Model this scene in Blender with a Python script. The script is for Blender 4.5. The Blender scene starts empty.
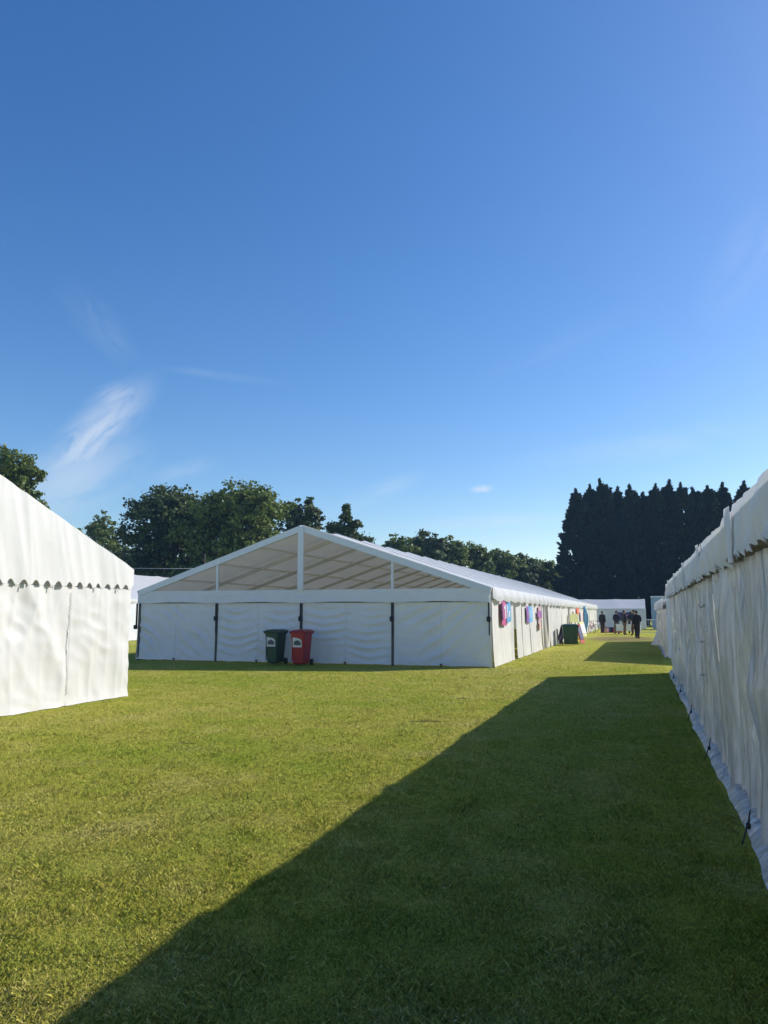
import bpy, math, random
import numpy as np
from mathutils import Vector, noise
random.seed(7); rng = np.random.default_rng(7)
S = bpy.context.scene; C = S.collection
R = math.radians
def nz(x, y=0., z=0.): return noise.noise((x, y, z))

# ------------------------------------------------------------------ materials
def mat(name, col, rough=.6, transl=0., bump=None, var=0., vscale=3., spec=.5, col2=None, metal=0., island=0., stretch=(1,1,1), tcol=None, coat=0.):
    m = bpy.data.materials.new(name); m.use_nodes = True
    nt = m.node_tree; N = nt.nodes; L = nt.links
    b = N['Principled BSDF']; out = N['Material Output']
    b.inputs['Roughness'].default_value = rough; b.inputs['Metallic'].default_value = metal
    b.inputs['Specular IOR Level'].default_value = spec
    b.inputs['Coat Weight'].default_value = coat; b.inputs['Coat Roughness'].default_value = .16
    tc = N.new('ShaderNodeTexCoord'); mp = N.new('ShaderNodeMapping'); mp.inputs['Scale'].default_value = stretch
    L.new(tc.outputs['Object'], mp.inputs['Vector'])
    csock = None
    if var > 0 or col2:
        n = N.new('ShaderNodeTexNoise'); n.inputs['Scale'].default_value = vscale; n.inputs['Detail'].default_value = 6
        n.inputs['Roughness'].default_value = .65
        L.new(mp.outputs[0], n.inputs['Vector'])
        rp = N.new('ShaderNodeValToRGB'); rp.color_ramp.elements[0].position = .3; rp.color_ramp.elements[1].position = .7
        c2 = col2 or tuple(c*(1-var) for c in col)
        rp.color_ramp.elements[0].color = (*c2, 1); rp.color_ramp.elements[1].color = (*col, 1)
        L.new(n.outputs['Fac'], rp.inputs[0]); csock = rp.outputs[0]
    if island > 0:
        g = N.new('ShaderNodeNewGeometry'); mr = N.new('ShaderNodeMapRange')
        mr.inputs['To Min'].default_value = 1-island; mr.inputs['To Max'].default_value = 1+island
        L.new(g.outputs['Random Per Island'], mr.inputs['Value'])
        mx = N.new('ShaderNodeVectorMath'); mx.operation = 'SCALE'
        if csock: L.new(csock, mx.inputs[0])
        else: mx.inputs[0].default_value = col
        L.new(mr.outputs[0], mx.inputs['Scale']); csock = mx.outputs[0]
    if csock: L.new(csock, b.inputs['Base Color'])
    else: b.inputs['Base Color'].default_value = (*col, 1)
    bn = None
    if bump:
        sc, dist, st = bump
        mp2 = N.new('ShaderNodeMapping'); mp2.inputs['Scale'].default_value = st
        L.new(tc.outputs['Object'], mp2.inputs['Vector'])
        n2 = N.new('ShaderNodeTexNoise'); n2.inputs['Scale'].default_value = sc; n2.inputs['Detail'].default_value = 5
        n2.inputs['Distortion'].default_value = .6
        L.new(mp2.outputs[0], n2.inputs['Vector'])
        bn = N.new('ShaderNodeBump'); bn.inputs['Distance'].default_value = dist; bn.inputs['Strength'].default_value = 1.
        L.new(n2.outputs['Fac'], bn.inputs['Height']); L.new(bn.outputs[0], b.inputs['Normal']); L.new(bn.outputs[0], b.inputs['Coat Normal'])
    if transl > 0:
        t = N.new('ShaderNodeBsdfTranslucent'); ms = N.new('ShaderNodeMixShader'); ms.inputs[0].default_value = transl
        if tcol: t.inputs['Color'].default_value = (*tcol, 1)
        elif csock: L.new(csock, t.inputs['Color'])
        else: t.inputs['Color'].default_value = (*col, 1)
        if bn: L.new(bn.outputs[0], t.inputs['Normal'])
        L.new(b.outputs[0], ms.inputs[1]); L.new(t.outputs[0], ms.inputs[2]); L.new(ms.outputs[0], out.inputs['Surface'])
    return m
W8 = (.80, .80, .79)
M = {}
M['pvc_roof'] = mat('white roof membrane', (.77,.77,.775), .45, .22, (2.2,.03,(1,.35,1)), .06, 1.2, tcol=(.8,.74,.66))
M['pvc_translucent'] = mat('extra translucent white roof sheet', (.85,.85,.84), .45, .48)  # translucency raised so this out-of-view roof brightens the shaded wall below
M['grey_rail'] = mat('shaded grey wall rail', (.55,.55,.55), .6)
M['pvc_front'] = mat('white wall membrane', (.84,.865,.90), .45, .18, (3.0,.03,(1,1,2.2)), .08, 1.5)
M['pvc_side'] = mat('white curtain membrane', (.74,.72,.685), .5, .10, (4.0,.03,(1,1,.35)), .10, 2.0)
M['pvc_left'] = mat('clean white membrane', (.735,.72,.695), .45, .10, (2.2,.012,(1,1,.6)), .05, 1.6)
M['pvc_right'] = mat('worn glossy white membrane with fold shading', (.84,.855,.885), .22, .38, (5.0,.08,(1,1.7,.18)), .5, 6.5, stretch=(1,1,.13), spec=.8, coat=.8)  # vertical streaks: grime, deepened to paint the light and dark of the folds
M['pvc_valance'] = mat('white valance membrane', (.77,.77,.765), .4, .22, (5,.03,(1,1,.5)), .08, 2)
M['white_metal'] = mat('white painted beam', (.72,.74,.76), .4)
M['dark_post'] = mat('shade-toned dark post', (.075,.08,.085), .5, var=.3, vscale=8)  # near-black colour stands for the shade in the gaps between wall panels
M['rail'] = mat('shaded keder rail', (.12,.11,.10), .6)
M['brown_rail'] = mat('brown curtain rail', (.24,.19,.15), .6, var=.5, vscale=9)
M['rafter'] = mat('dull aluminium rafter', (.74,.72,.69), .5, metal=.0)
M['strap'] = mat('dark webbing strap', (.02,.02,.022), .7)
M['seam'] = mat('welded seam tape', (.74,.75,.76), .5)
M['green_bin'] = mat('dark green bin plastic', (.022,.075,.045), .42, var=.25, vscale=5)
M['green_lid'] = mat('green bin lid plastic', (.018,.055,.036), .4)
M['red_bin'] = mat('red bin plastic', (.42,.018,.025), .4, var=.2, vscale=5)
M['red_lid'] = mat('dark red lid plastic', (.34,.012,.02), .4)
M['rubber'] = mat('black rubber', (.012,.012,.012), .7)
M['sticker'] = mat('white paper sticker', (.75,.74,.70), .6)
M['sticker_print'] = mat('grey printed picture', (.16,.17,.18), .6, var=.7, vscale=22)
def wood(n, c): return mat(n, c, .9, var=.5, vscale=6)
M['bark'] = wood('grey brown bark', (.075,.055,.04))
M['leaf_a'] = mat('deep green leaves', (.175,.23,.05), .5, .28, var=.35, vscale=.35, island=.4, spec=.3)
M['leaf_b'] = mat('mid green leaves', (.19,.245,.058), .5, .28, var=.4, vscale=.3, island=.4, spec=.3)
M['leaf_c'] = mat('dark bluish leaves', (.105,.145,.046), .55, .2, var=.35, vscale=.4, island=.35, spec=.25)
M['conifer'] = mat('dark conifer sprays', (.036,.056,.038), .7, .05, var=.3, vscale=.5, island=.35, spec=.12)

# ------------------------------------------------------------------ helpers
def tag(o, label=None, cat=None, group=None, kind=None):
    if label: o['label'] = label
    if cat: o['category'] = cat
    if group: o['group'] = group
    if kind: o['kind'] = kind
    return o
def thing(name, label, cat, loc=(0,0,0), rz=0, group=None):
    o = bpy.data.objects.new(name, None); C.objects.link(o); o.empty_display_size = .2
    o.location = loc; o.rotation_euler = (0,0,rz)
    return tag(o, label, cat, group)
class MB:
    def __init__(s): s.v = []; s.f = []; s.mi = []; s.sm = []
    def add(s, vs, fs, mi=0, smooth=False):
        n = len(s.v); s.v += [tuple(p) for p in vs]
        for f in fs: s.f.append(tuple(i+n for i in f)); s.mi.append(mi); s.sm.append(smooth)
        return s
    def box(s, c, d, mi=0, rz=0, taper=1., bev=0):
        hx, hy, hz = d[0]/2, d[1]/2, d[2]/2; cs, sn = math.cos(rz), math.sin(rz)
        if bev <= 0:
            vs = [(x*hx*(taper if z < 0 else 1), y*hy*(taper if z < 0 else 1), z*hz) for z in (-1,1) for x, y in ((-1,-1),(1,-1),(1,1),(-1,1))]
            fs = [(3,2,1,0),(4,5,6,7),(0,1,5,4),(1,2,6,5),(2,3,7,6),(3,0,4,7)]
        else:
            vs = []; fs = []
            for z, t, k in ((-hz,taper,bev),(-hz+bev,taper,0),(hz-bev,1,0),(hz,1,bev)):
                ax, ay = hx*t-k, hy*t-k; b = bev
                for px, py in ((-ax+b,-ay),(ax-b,-ay),(ax,-ay+b),(ax,ay-b),(ax-b,ay),(-ax+b,ay),(-ax,ay-b),(-ax,-ay+b)): vs.append((px,py,z))
            for r in range(3):
                for i in range(8): fs.append((r*8+i, r*8+(i+1)%8, r*8+8+(i+1)%8, r*8+8+i))
            fs += [tuple(range(7,-1,-1)), tuple(range(24,32))]
        vs = [(c[0]+x*cs-y*sn, c[1]+x*sn+y*cs, c[2]+z) for x, y, z in vs]
        return s.add(vs, fs, mi)
    def bar(s, a, b, w, h, mi=0):
        a, b = Vector(a), Vector(b); d = (b-a).normalized()
        up = Vector((0,0,1)) if abs(d.z) < .95 else Vector((0,1,0))
        x = d.cross(up).normalized(); y = x.cross(d).normalized()
        vs = [p + x*sx*w/2 + y*sy*h/2 for p in (a, b) for sx, sy in ((-1,-1),(1,-1),(1,1),(-1,1))]
        return s.add(vs, [(0,1,2,3),(7,6,5,4),(4,5,1,0),(5,6,2,1),(6,7,3,2),(7,4,0,3)], mi)
    def tube(s, pts, rad, n=8, mi=0, cap=True):
        pts = [Vector(p) for p in pts]
        if not hasattr(rad, '__len__'): rad = [rad]*len(pts)
        vs = []; fs = []; px = None
        for i, p in enumerate(pts):
            d = (pts[min(i+1, len(pts)-1)] - pts[max(i-1, 0)]).normalized()
            if px is None:
                up = Vector((0,0,1)) if abs(d.z) < .9 else Vector((0,1,0)); px = d.cross(up).normalized()
            px = (px - d*px.dot(d)).normalized(); y = d.cross(px)
            for k in range(n):
                t = 2*math.pi*k/n; vs.append(p + (px*math.cos(t) + y*math.sin(t))*rad[i])
        for i in range(len(pts)-1):
            for k in range(n): fs.append((i*n+k, i*n+(k+1)%n, i*n+n+(k+1)%n, i*n+n+k))
        if cap: fs += [tuple(range(n-1,-1,-1)), tuple(range((len(pts)-1)*n, len(pts)*n))]
        return s.add(vs, fs, mi, True)
    def grid(s, nu, nv, fn, mi=0):
        vs = [fn(i/nu, j/nv) for j in range(nv+1) for i in range(nu+1)]
        fs = [(j*(nu+1)+i, j*(nu+1)+i+1, (j+1)*(nu+1)+i+1, (j+1)*(nu+1)+i) for j in range(nv) for i in range(nu)]
        return s.add(vs, fs, mi, True)
    def lathe(s, c, prof, n=12, mi=0, axis='z'):
        vs = []; fs = []
        for r, h in prof:
            for k in range(n):
                t = 2*math.pi*k/n; a, b = r*math.cos(t), r*math.sin(t)
                vs.append((c[0]+a, c[1]+b, c[2]+h) if axis == 'z' else (c[0]+h, c[1]+a, c[2]+b))
        for i in range(len(prof)-1):
            for k in range(n): fs.append((i*n+k, i*n+(k+1)%n, i*n+n+(k+1)%n, i*n+n+k))
        fs += [tuple(range(n-1,-1,-1)), tuple(range((len(prof)-1)*n, len(prof)*n))]
        return s.add(vs, fs, mi, True)
    def build(s, name, mats, parent=None, label=None):
        me = bpy.data.meshes.new(name); me.from_pydata(s.v, [], s.f)
        if not isinstance(mats, (list, tuple)): mats = [mats]
        for m in mats: me.materials.append(m)
        me.polygons.foreach_set('material_index', s.mi); me.polygons.foreach_set('use_smooth', s.sm); me.update()
        o = bpy.data.objects.new(name, me); C.objects.link(o)
        if parent: o.parent = parent
        if label: o['label'] = label
        return o
def raw_mesh(name, v, nper, m, parent=None, smooth=False):
    """numpy (n*nper,3) vertices -> n separate faces"""
    n = len(v)//nper; me = bpy.data.meshes.new(name)
    me.vertices.add(len(v)); me.vertices.foreach_set('co', v.astype(np.float32).ravel())
    me.loops.add(len(v)); me.loops.foreach_set('vertex_index', np.arange(len(v), dtype=np.int32))
    me.polygons.add(n); me.polygons.foreach_set('loop_start', np.arange(0, len(v), nper, dtype=np.int32))
    me.polygons.foreach_set('loop_total', np.full(n, nper, dtype=np.int32))
    me.materials.append(m); me.update(calc_edges=True)
    o = bpy.data.objects.new(name, me); C.objects.link(o)
    if parent: o.parent = parent
    return o
def copy_tree(o, parent=None):
    c = o.copy(); C.objects.link(c)
    if parent: c.parent = parent
    for ch in list(o.children): copy_tree(ch, c)
    return c

# ------------------------------------------------------------------ camera, sun, sky
F, HZ, VPX, CH = 770., 613., 641., 1.6
pitch = math.atan((HZ-512)/F); yaw = math.atan((VPX-384)/math.hypot(F, HZ-512))
cd = bpy.data.cameras.new('camera'); cam = bpy.data.objects.new('camera', cd); C.objects.link(cam)
cd.sensor_fit = 'VERTICAL'; cd.sensor_height = 24; cd.lens = F*24/1024; cd.clip_start = .05; cd.clip_end = 3000
cam.location = (0,0,CH); cam.rotation_euler = (math.pi/2+pitch, 0, yaw); S.camera = cam
def pdir(u, v):
    cp, sp, cy, sy = math.cos(pitch), math.sin(pitch), math.cos(yaw), math.sin(yaw)
    Fw = Vector((-sy*cp, cy*cp, sp)); Rt = Vector((cy, sy, 0)); Up = Vector((sy*sp, -cy*sp, cp))
    return (Fw + Rt*((u-384)/F) - Up*((v-512)/F)).normalized()
SD = Vector((2.80, 2.3, 2.25)).normalized()
sl = bpy.data.lights.new('sun', 'SUN'); sl.energy = 4.8; sl.angle = R(.53); sl.color = (1, .95, .86)
so = bpy.data.objects.new('sun', sl); C.objects.link(so); so.rotation_euler = SD.to_track_quat('Z', 'Y').to_euler(); so.location = (30,25,40)
w = bpy.data.worlds.new('World'); S.world = w; w.use_nodes = True
nt = w.node_tree; N = nt.nodes; L = nt.links; bg = N['Background']
sky = N.new('ShaderNodeTexSky'); sky.sky_type = 'NISHITA'; sky.sun_disc = False
sky.sun_elevation = math.asin(SD.z); sky.sun_rotation = math.atan2(SD.x, SD.y)
sky.altitude = 0; sky.air_density = 1.0; sky.dust_density = .6; sky.ozone_density = 3.0
SKYS = .153
tc = N.new('ShaderNodeTexCoord')
hs = N.new('ShaderNodeHueSaturation'); hs.inputs['Saturation'].default_value = 1.28; hs.inputs['Hue'].default_value = .506
L.new(sky.outputs[0], hs.inputs['Color'])
# thin cirrus: wind-drawn wisps in a few directions of the sky
def wisp(u, v, su, sv, strength, rot=0., nscale=16., thr=.42):
    d = pdir(u, v); right = Vector((0,0,1)).cross(d).normalized()*-1; up = right.cross(d).normalized()
    if up.z < 0: up = -up
    c, s_ = math.cos(rot), math.sin(rot); a = right*c + up*s_; b = up*c - right*s_
    def dot(vec, k, off):
        vm = N.new('ShaderNodeVectorMath'); vm.operation = 'DOT_PRODUCT'; L.new(tc.outputs['Generated'], vm.inputs[0]); vm.inputs[1].default_value = tuple(vec*k)
        return vm.outputs['Value']
    A = dot(a, 1/su, 0); B = dot(b, 1/sv, 0); Dn = dot(d, 1, 0)
    cx = N.new('ShaderNodeCombineXYZ'); L.new(A, cx.inputs[0]); L.new(B, cx.inputs[1])
    ln = N.new('ShaderNodeVectorMath'); ln.operation = 'LENGTH'; L.new(cx.outputs[0], ln.inputs[0])
    mr = N.new('ShaderNodeMapRange'); mr.interpolation_type = 'SMOOTHSTEP'
    mr.inputs['From Min'].default_value = 0; mr.inputs['From Max'].default_value = 1; mr.inputs['To Min'].default_value = 1; mr.inputs['To Max'].default_value = 0
    L.new(ln.outputs['Value'], mr.inputs['Value'])
    sc = N.new('ShaderNodeVectorMath'); sc.operation = 'MULTIPLY'
    sc.inputs[1].default_value = (su*nscale, sv*nscale*3.2, 1); L.new(cx.outputs[0], sc.inputs[0])
    n = N.new('ShaderNodeTexNoise'); n.inputs['Scale'].default_value = 1; n.inputs['Detail'].default_value = 9; n.inputs['Roughness'].default_value = .62; n.inputs['Distortion'].default_value = .9
    ad = N.new('ShaderNodeVectorMath'); ad.operation = 'ADD'; ad.inputs[1].default_value = (u*.37, v*.21, 3.3); L.new(sc.outputs[0], ad.inputs[0]); L.new(ad.outputs[0], n.inputs['Vector'])
    m2 = N.new('ShaderNodeMapRange'); m2.interpolation_type = 'SMOOTHSTEP'; m2.inputs['From Min'].default_value = thr; m2.inputs['From Max'].default_value = thr+.34
    L.new(n.outputs['Fac'], m2.inputs['Value'])
    mu = N.new('ShaderNodeMath'); mu.operation = 'MULTIPLY'; L.new(mr.outputs[0], mu.inputs[0]); L.new(m2.outputs[0], mu.inputs[1])
    fr = N.new('ShaderNodeMath'); fr.operation = 'GREATER_THAN'; L.new(Dn, fr.inputs[0]); fr.inputs[1].default_value = .3
    m3 = N.new('ShaderNodeMath'); m3.operation = 'MULTIPLY'; L.new(mu.outputs[0], m3.inputs[0]); L.new(fr.outputs[0], m3.inputs[1])
    m4 = N.new('ShaderNodeMath'); m4.operation = 'MULTIPLY'; L.new(m3.outputs[0], m4.inputs[0]); m4.inputs[1].default_value = strength
    return m4.outputs[0]
ws = [wisp(92,438,.125,.040,.56,R(50),15,.22), wisp(72,478,.12,.06,.36,R(30),12,.20), wisp(115,398,.05,.024,.36,R(25),14,.22),
      wisp(482,489,.020,.007,.60,R(2),30,.2), wisp(100,325,.075,.03,.09,R(-45),12,.3), wisp(225,376,.10,.008,.10,R(-4),10,.25),
      wisp(490,522,.14,.014,.20,R(2),9,.25), wisp(640,447,.22,.03,.13,R(6),7,.3), wisp(750,260,.10,.05,.12,R(50),8,.28), wisp(380,492,.08,.018,.18,R(22),10,.25), wisp(185,470,.06,.016,.16,R(18),12,.25), wisp(560,345,.14,.03,.05,R(20),8,.3)]
acc = ws[0]
for x in ws[1:]:
    a = N.new('ShaderNodeMath'); a.operation = 'MAXIMUM'; L.new(acc, a.inputs[0]); L.new(x, a.inputs[1]); acc = a.outputs[0]
mx = N.new('ShaderNodeMix'); mx.data_type = 'RGBA'
L.new(acc, mx.inputs['Factor']); L.new(hs.outputs[0], mx.inputs['A']); mx.inputs['B'].default_value = (.78/SKYS, .83/SKYS, .90/SKYS, 1)
L.new(mx.outputs['Result'], bg.inputs['Color']); bg.inputs['Strength'].default_value = SKYS
S.view_settings.view_transform = 'Standard'; S.view_settings.look = 'None'; S.view_settings.exposure = .1; S.view_settings.gamma = 1
S.cycles.max_bounces = 7; S.cycles.diffuse_bounces = 4; S.cycles.transmission_bounces = 6

# ------------------------------------------------------------------ ground and grass
def grass_mat(name, blades):
    m = bpy.data.materials.new(name); m.use_nodes = True; nt = m.node_tree; N = nt.nodes; L = nt.links; b = N['Principled BSDF']
    b.inputs['Roughness'].default_value = .85; b.inputs['Specular IOR Level'].default_value = .06
    g = N.new('ShaderNodeNewGeometry')
    def ns(scale, det, st=(1,1,1)):
        mp = N.new('ShaderNodeMapping'); mp.inputs['Scale'].default_value = st; L.new(g.outputs['Position'], mp.inputs['Vector'])
        n = N.new('ShaderNodeTexNoise'); n.noise_dimensions = '2D'; n.inputs['Scale'].default_value = scale; n.inputs['Detail'].default_value = det; n.inputs['Roughness'].default_value = .65
        L.new(mp.outputs[0], n.inputs['Vector']); return n.outputs['Fac']
    def ramp(fac, stops):
        r = N.new('ShaderNodeValToRGB'); e = r.color_ramp.elements
        e[0].position, e[0].color = stops[0][0], (*stops[0][1],1); e[1].position, e[1].color = stops[-1][0], (*stops[-1][1],1)
        for p, c in stops[1:-1]: q = e.new(p); q.color = (*c,1)
        L.new(fac, r.inputs[0]); return r.outputs[0]
    def mixc(f, A, B, mode='MIX'):
        x = N.new('ShaderNodeMix'); x.data_type = 'RGBA'; x.blend_type = mode
        (L.new(f, x.inputs['Factor']) if not isinstance(f, float) else setattr(x.inputs['Factor'], 'default_value', f))
        L.new(A, x.inputs['A']); (L.new(B, x.inputs['B']) if not isinstance(B, tuple) else setattr(x.inputs['B'], 'default_value', (*B,1))); return x.outputs['Result']
    big = ramp(ns(.16, 4), [(.30,(.38,.45,.050)), (.5,(.54,.52,.084)), (.72,(.66,.58,.16))])
    med = ns(1.1, 5)
    col = mixc(.45, big, ramp(med, [(.28,(.28,.42,.032)), (.52,(.53,.51,.080)), (.74,(.70,.61,.20))]))
    # worn earth where people walk in front of the far marquee
    wm = N.new('ShaderNodeVectorMath'); wm.operation = 'SUBTRACT'; wm.inputs[1].default_value = (-1.2, 51, 0); L.new(g.outputs['Position'], wm.inputs[0])
    wd = N.new('ShaderNodeVectorMath'); wd.operation = 'MULTIPLY'; wd.inputs[1].default_value = (.36, .16, 0); L.new(wm.outputs[0], wd.inputs[0])
    wl = N.new('ShaderNodeVectorMath'); wl.operation = 'LENGTH'; L.new(wd.outputs[0], wl.inputs[0])
    wr = N.new('ShaderNodeMapRange'); wr.interpolation_type = 'SMOOTHSTEP'; wr.inputs['From Min'].default_value = .5; wr.inputs['From Max'].default_value = 1.1; wr.inputs['To Min'].default_value = .75; wr.inputs['To Max'].default_value = 0
    L.new(wl.outputs['Value'], wr.inputs['Value']); col = mixc(wr.outputs[0], col, (.27,.20,.12))
    sp = ns(.85, 5); sr = N.new('ShaderNodeMapRange'); sr.interpolation_type = 'SMOOTHSTEP'; sr.inputs['From Min'].default_value = .70; sr.inputs['From Max'].default_value = .76; sr.inputs['To Max'].default_value = .75
    L.new(sp, sr.inputs['Value']); col = mixc(sr.outputs[0], col, (.13,.115,.045))
    if blades:
        rr = ramp(g.outputs['Random Per Island'], [(0,(.38,.52,.4)), (.5,(1,1,.9)), (.78,(1.12,1.1,1.0)), (.88,(1.3,1.22,1.7)), (1,(1.5,1.4,2.4))])
        col = mixc(1., col, rr, 'MULTIPLY')
        L.new(col, b.inputs['Base Color'])
        up = N.new('ShaderNodeMix'); up.data_type = 'VECTOR'; up.inputs['Factor'].default_value = .78; L.new(g.outputs['Normal'], up.inputs['A']); up.inputs['B'].default_value = (0,0,1)
        nn = N.new('ShaderNodeVectorMath'); nn.operation = 'NORMALIZE'; L.new(up.outputs['Result'], nn.inputs[0]); L.new(nn.outputs[0], b.inputs['Normal'])
        t = N.new('ShaderNodeBsdfTranslucent'); L.new(col, t.inputs['Color']); ms = N.new('ShaderNodeMixShader'); ms.inputs[0].default_value = .12
        L.new(b.outputs[0], ms.inputs[1]); L.new(t.outputs[0], ms.inputs[2]); L.new(ms.outputs[0], N['Material Output'].inputs['Surface'])
    else:
        fine = ns(14, 8); col = mixc(.6, col, ramp(fine, [(.28,(.35,.40,.30)), (.5,(.9,.92,.85)), (.72,(1.45,1.35,1.4))]), 'MULTIPLY')
        f2 = ns(70, 4); col = mixc(.5, col, ramp(f2, [(.3,(.4,.45,.35)), (.7,(1.5,1.45,1.5))]), 'MULTIPLY')
        L.new(col, b.inputs['Base Color'])
        bu = N.new('ShaderNodeBump'); bu.inputs['Distance'].default_value = .05; bu.inputs['Strength'].default_value = .9
        ad = N.new('ShaderNodeMath'); ad.operation = 'ADD'; L.new(fine, ad.inputs[0]); L.new(f2, ad.inputs[1]); L.new(ad.outputs[0], bu.inputs['Height']); L.new(bu.outputs[0], b.inputs['Normal'])
    return m
gm = MB(); gm.add([(-900,-900,0),(900,-900,0),(900,900,0),(-900,900,0)], [(0,1,2,3)])
tag(gm.build('ground', grass_mat('mown turf', False)), kind='structure')
def grass_blades(n):
    r = 2.2*np.exp(rng.random(n)*math.log(34/2.2)); th = math.pi/2 + yaw + (rng.random(n)-.5)*R(82)
    x, y = r*np.cos(th), r*np.sin(th)
    ok = (x < .62) & ~((x < -9.38) & (y < 12.95)) & ~((x < -4.1) & (x > -16.6) & (y > 22.8))
    x, y, r = x[ok], y[ok], r[ok]; n = len(x)
    clump = np.array([nz(a*3.1, b*3.1, 5) for a, b in zip(x[::1], y[::1])]) if n < 900000 else 0
    h = (.010 + .016*rng.random(n)**1.8)*(1+.7*clump); wd = .0011*(1+r*.18)*(.7+.6*rng.random(n))
    long_ = rng.random(n) < .012; h = np.where(long_, h*1.7, h)
    a = rng.random(n)*2*math.pi; la = rng.random(n)*2*math.pi; lean = h*(.3+1.25*rng.random(n)**1.2)
    dx, dy = np.cos(a)*wd, np.sin(a)*wd; lx, ly = np.cos(la)*lean, np.sin(la)*lean
    z0 = np.zeros(n)
    v = np.stack([np.stack([x-dx, y-dy, z0], 1), np.stack([x+dx, y+dy, z0], 1),
                  np.stack([x+lx*.45+dx*.8, y+ly*.45+dy*.8, h*.66], 1), np.stack([x+lx, y+ly, h], 1)], 1).reshape(-1, 3)
    o = raw_mesh('grass', v, 4, grass_mat('grass blades', True))
    tag(o, 'short sunlit lawn grass between the white marquees', 'grass', kind='stuff')
grass_blades(820000)

# ------------------------------------------------------------------ marquees
def roof_mesh(W, L_, he, hr, bay, sag=.07, over=.06, nu=7):
    """two sloping sheets, each bay of membrane sagging a little between its rafters"""
    mb = MB(); nb = round(L_/bay)
    for side in (0, 1):
        def fn(u, v):
            x = -over + (W/2+over)*v; z = he - .335*0 + (hr-he)*(x/(W/2))
            y = L_*u; t = (y/bay) % 1.0
            s_ = math.sin(math.pi*min(max(t,0),1))
            e_ = min(1, v*2.6); z += (-sag*s_**.5 + .03)*e_ + .012*nz(x*1.3, y*.9, side*7)*e_
            return (x if side == 0 else W-x, y, z)
        mb.grid(nb*nu, 10, fn)
        if side == 1:
            k = nb*nu*10
            for i in range(len(mb.f)-k, len(mb.f)): mb.f[i] = mb.f[i][::-1]
    return mb
def frame(root, W, L_, he, hr, bay, mt='rafter', y0=0.):
    nb = round(L_/bay)
    for i in range(nb+1):
        y = min(max(i*bay, .08), L_-.08)
        if y < y0: continue
        r = MB()
        for s in (0, 1):
            a = (0.07 if s == 0 else W-.07, y, he-.14); r.bar(a, (W/2, y, hr-.16), .07, .12)
        r.build('rafter', M[mt], root)
    p = MB()
    for k in (.25, .5, .75):
        for s in (0, 1):
            x = W/2*k; z = he+(hr-he)*k-.15; p.bar((x if s == 0 else W-x, .1, z), (x if s == 0 else W-x, L_-.1, z), .05, .06)
    p.bar((W/2, .1, hr-.12), (W/2, L_-.1, hr-.12), .06, .07)
    p.build('purlin', M[mt], root)
def curtain(root, p0, p1, z0, z1, off, m, name='wall_panel', nu=30, nv=14, nrm=None, zfn=None, top=None, label=None):
    """fabric sheet from p0 to p1 (plan), off(s, z) pushes it outwards along nrm"""
    p0, p1 = Vector((*p0,0)), Vector((*p1,0)); Ln = (p1-p0).length
    nrm = Vector((*nrm,0))
    def fn(u, v):
        s = u*Ln; a = z0 if zfn is None else zfn(s); b = z1 if top is None else top(s)
        z = a + (b-a)*v; q = p0 + (p1-p0)*u + nrm*off(s, z, u, v); return (q.x, q.y, z)
    mb = MB(); mb.grid(nu, nv, fn); return mb.build(name, M[m] if isinstance(m, str) else m, root, label)

# --- A: long marquee with open gable
AX, AY, AW, AL, AE, AR = -16.5, 22.84, 12.3, 57., 2.35, 4.42
A = thing('marquee', 'long white marquee with open gable end, bins at its front and banners down its side', 'marquee', (AX, AY, 0))
roof_mesh(AW, AL, AE, AR, 3.0, .075).build('roof', M['pvc_roof'], A)
frame(A, AW, AL, AE, AR, 3.0, y0=1)
g = MB()
for s in (0, 1):
    x0 = 0 if s == 0 else AW; g.bar((x0, -.05, AE-.09), (AW/2, -.05, AR-.09), .10, .20)
g.build('gable_beam', M['white_metal'], A)
for i, x in enumerate((AW*.25, AW*.5, AW*.75)):
    zt = AE + (AR-AE)*(1-abs(x-AW/2)/(AW/2)) - .2
    wd = .19 if i == 1 else .075
    m_ = MB(); m_.box((x, -.11 if i == 1 else -.03, (AE-.02+zt+.12)/2), (wd, .07, zt-AE+.14)); m_.build('gable_post', M['white_metal'], A)
for b in range(1, 19):
    for sd_ in (0, 1):
        js = MB(); x0 = -.04 if sd_ == 0 else AW+.04; js.bar((x0, b*3.0, AE+.026), (AW/2, b*3.0, AR+.036), .07, .012); js.build('roof_joint', M['white_metal'], A)
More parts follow.
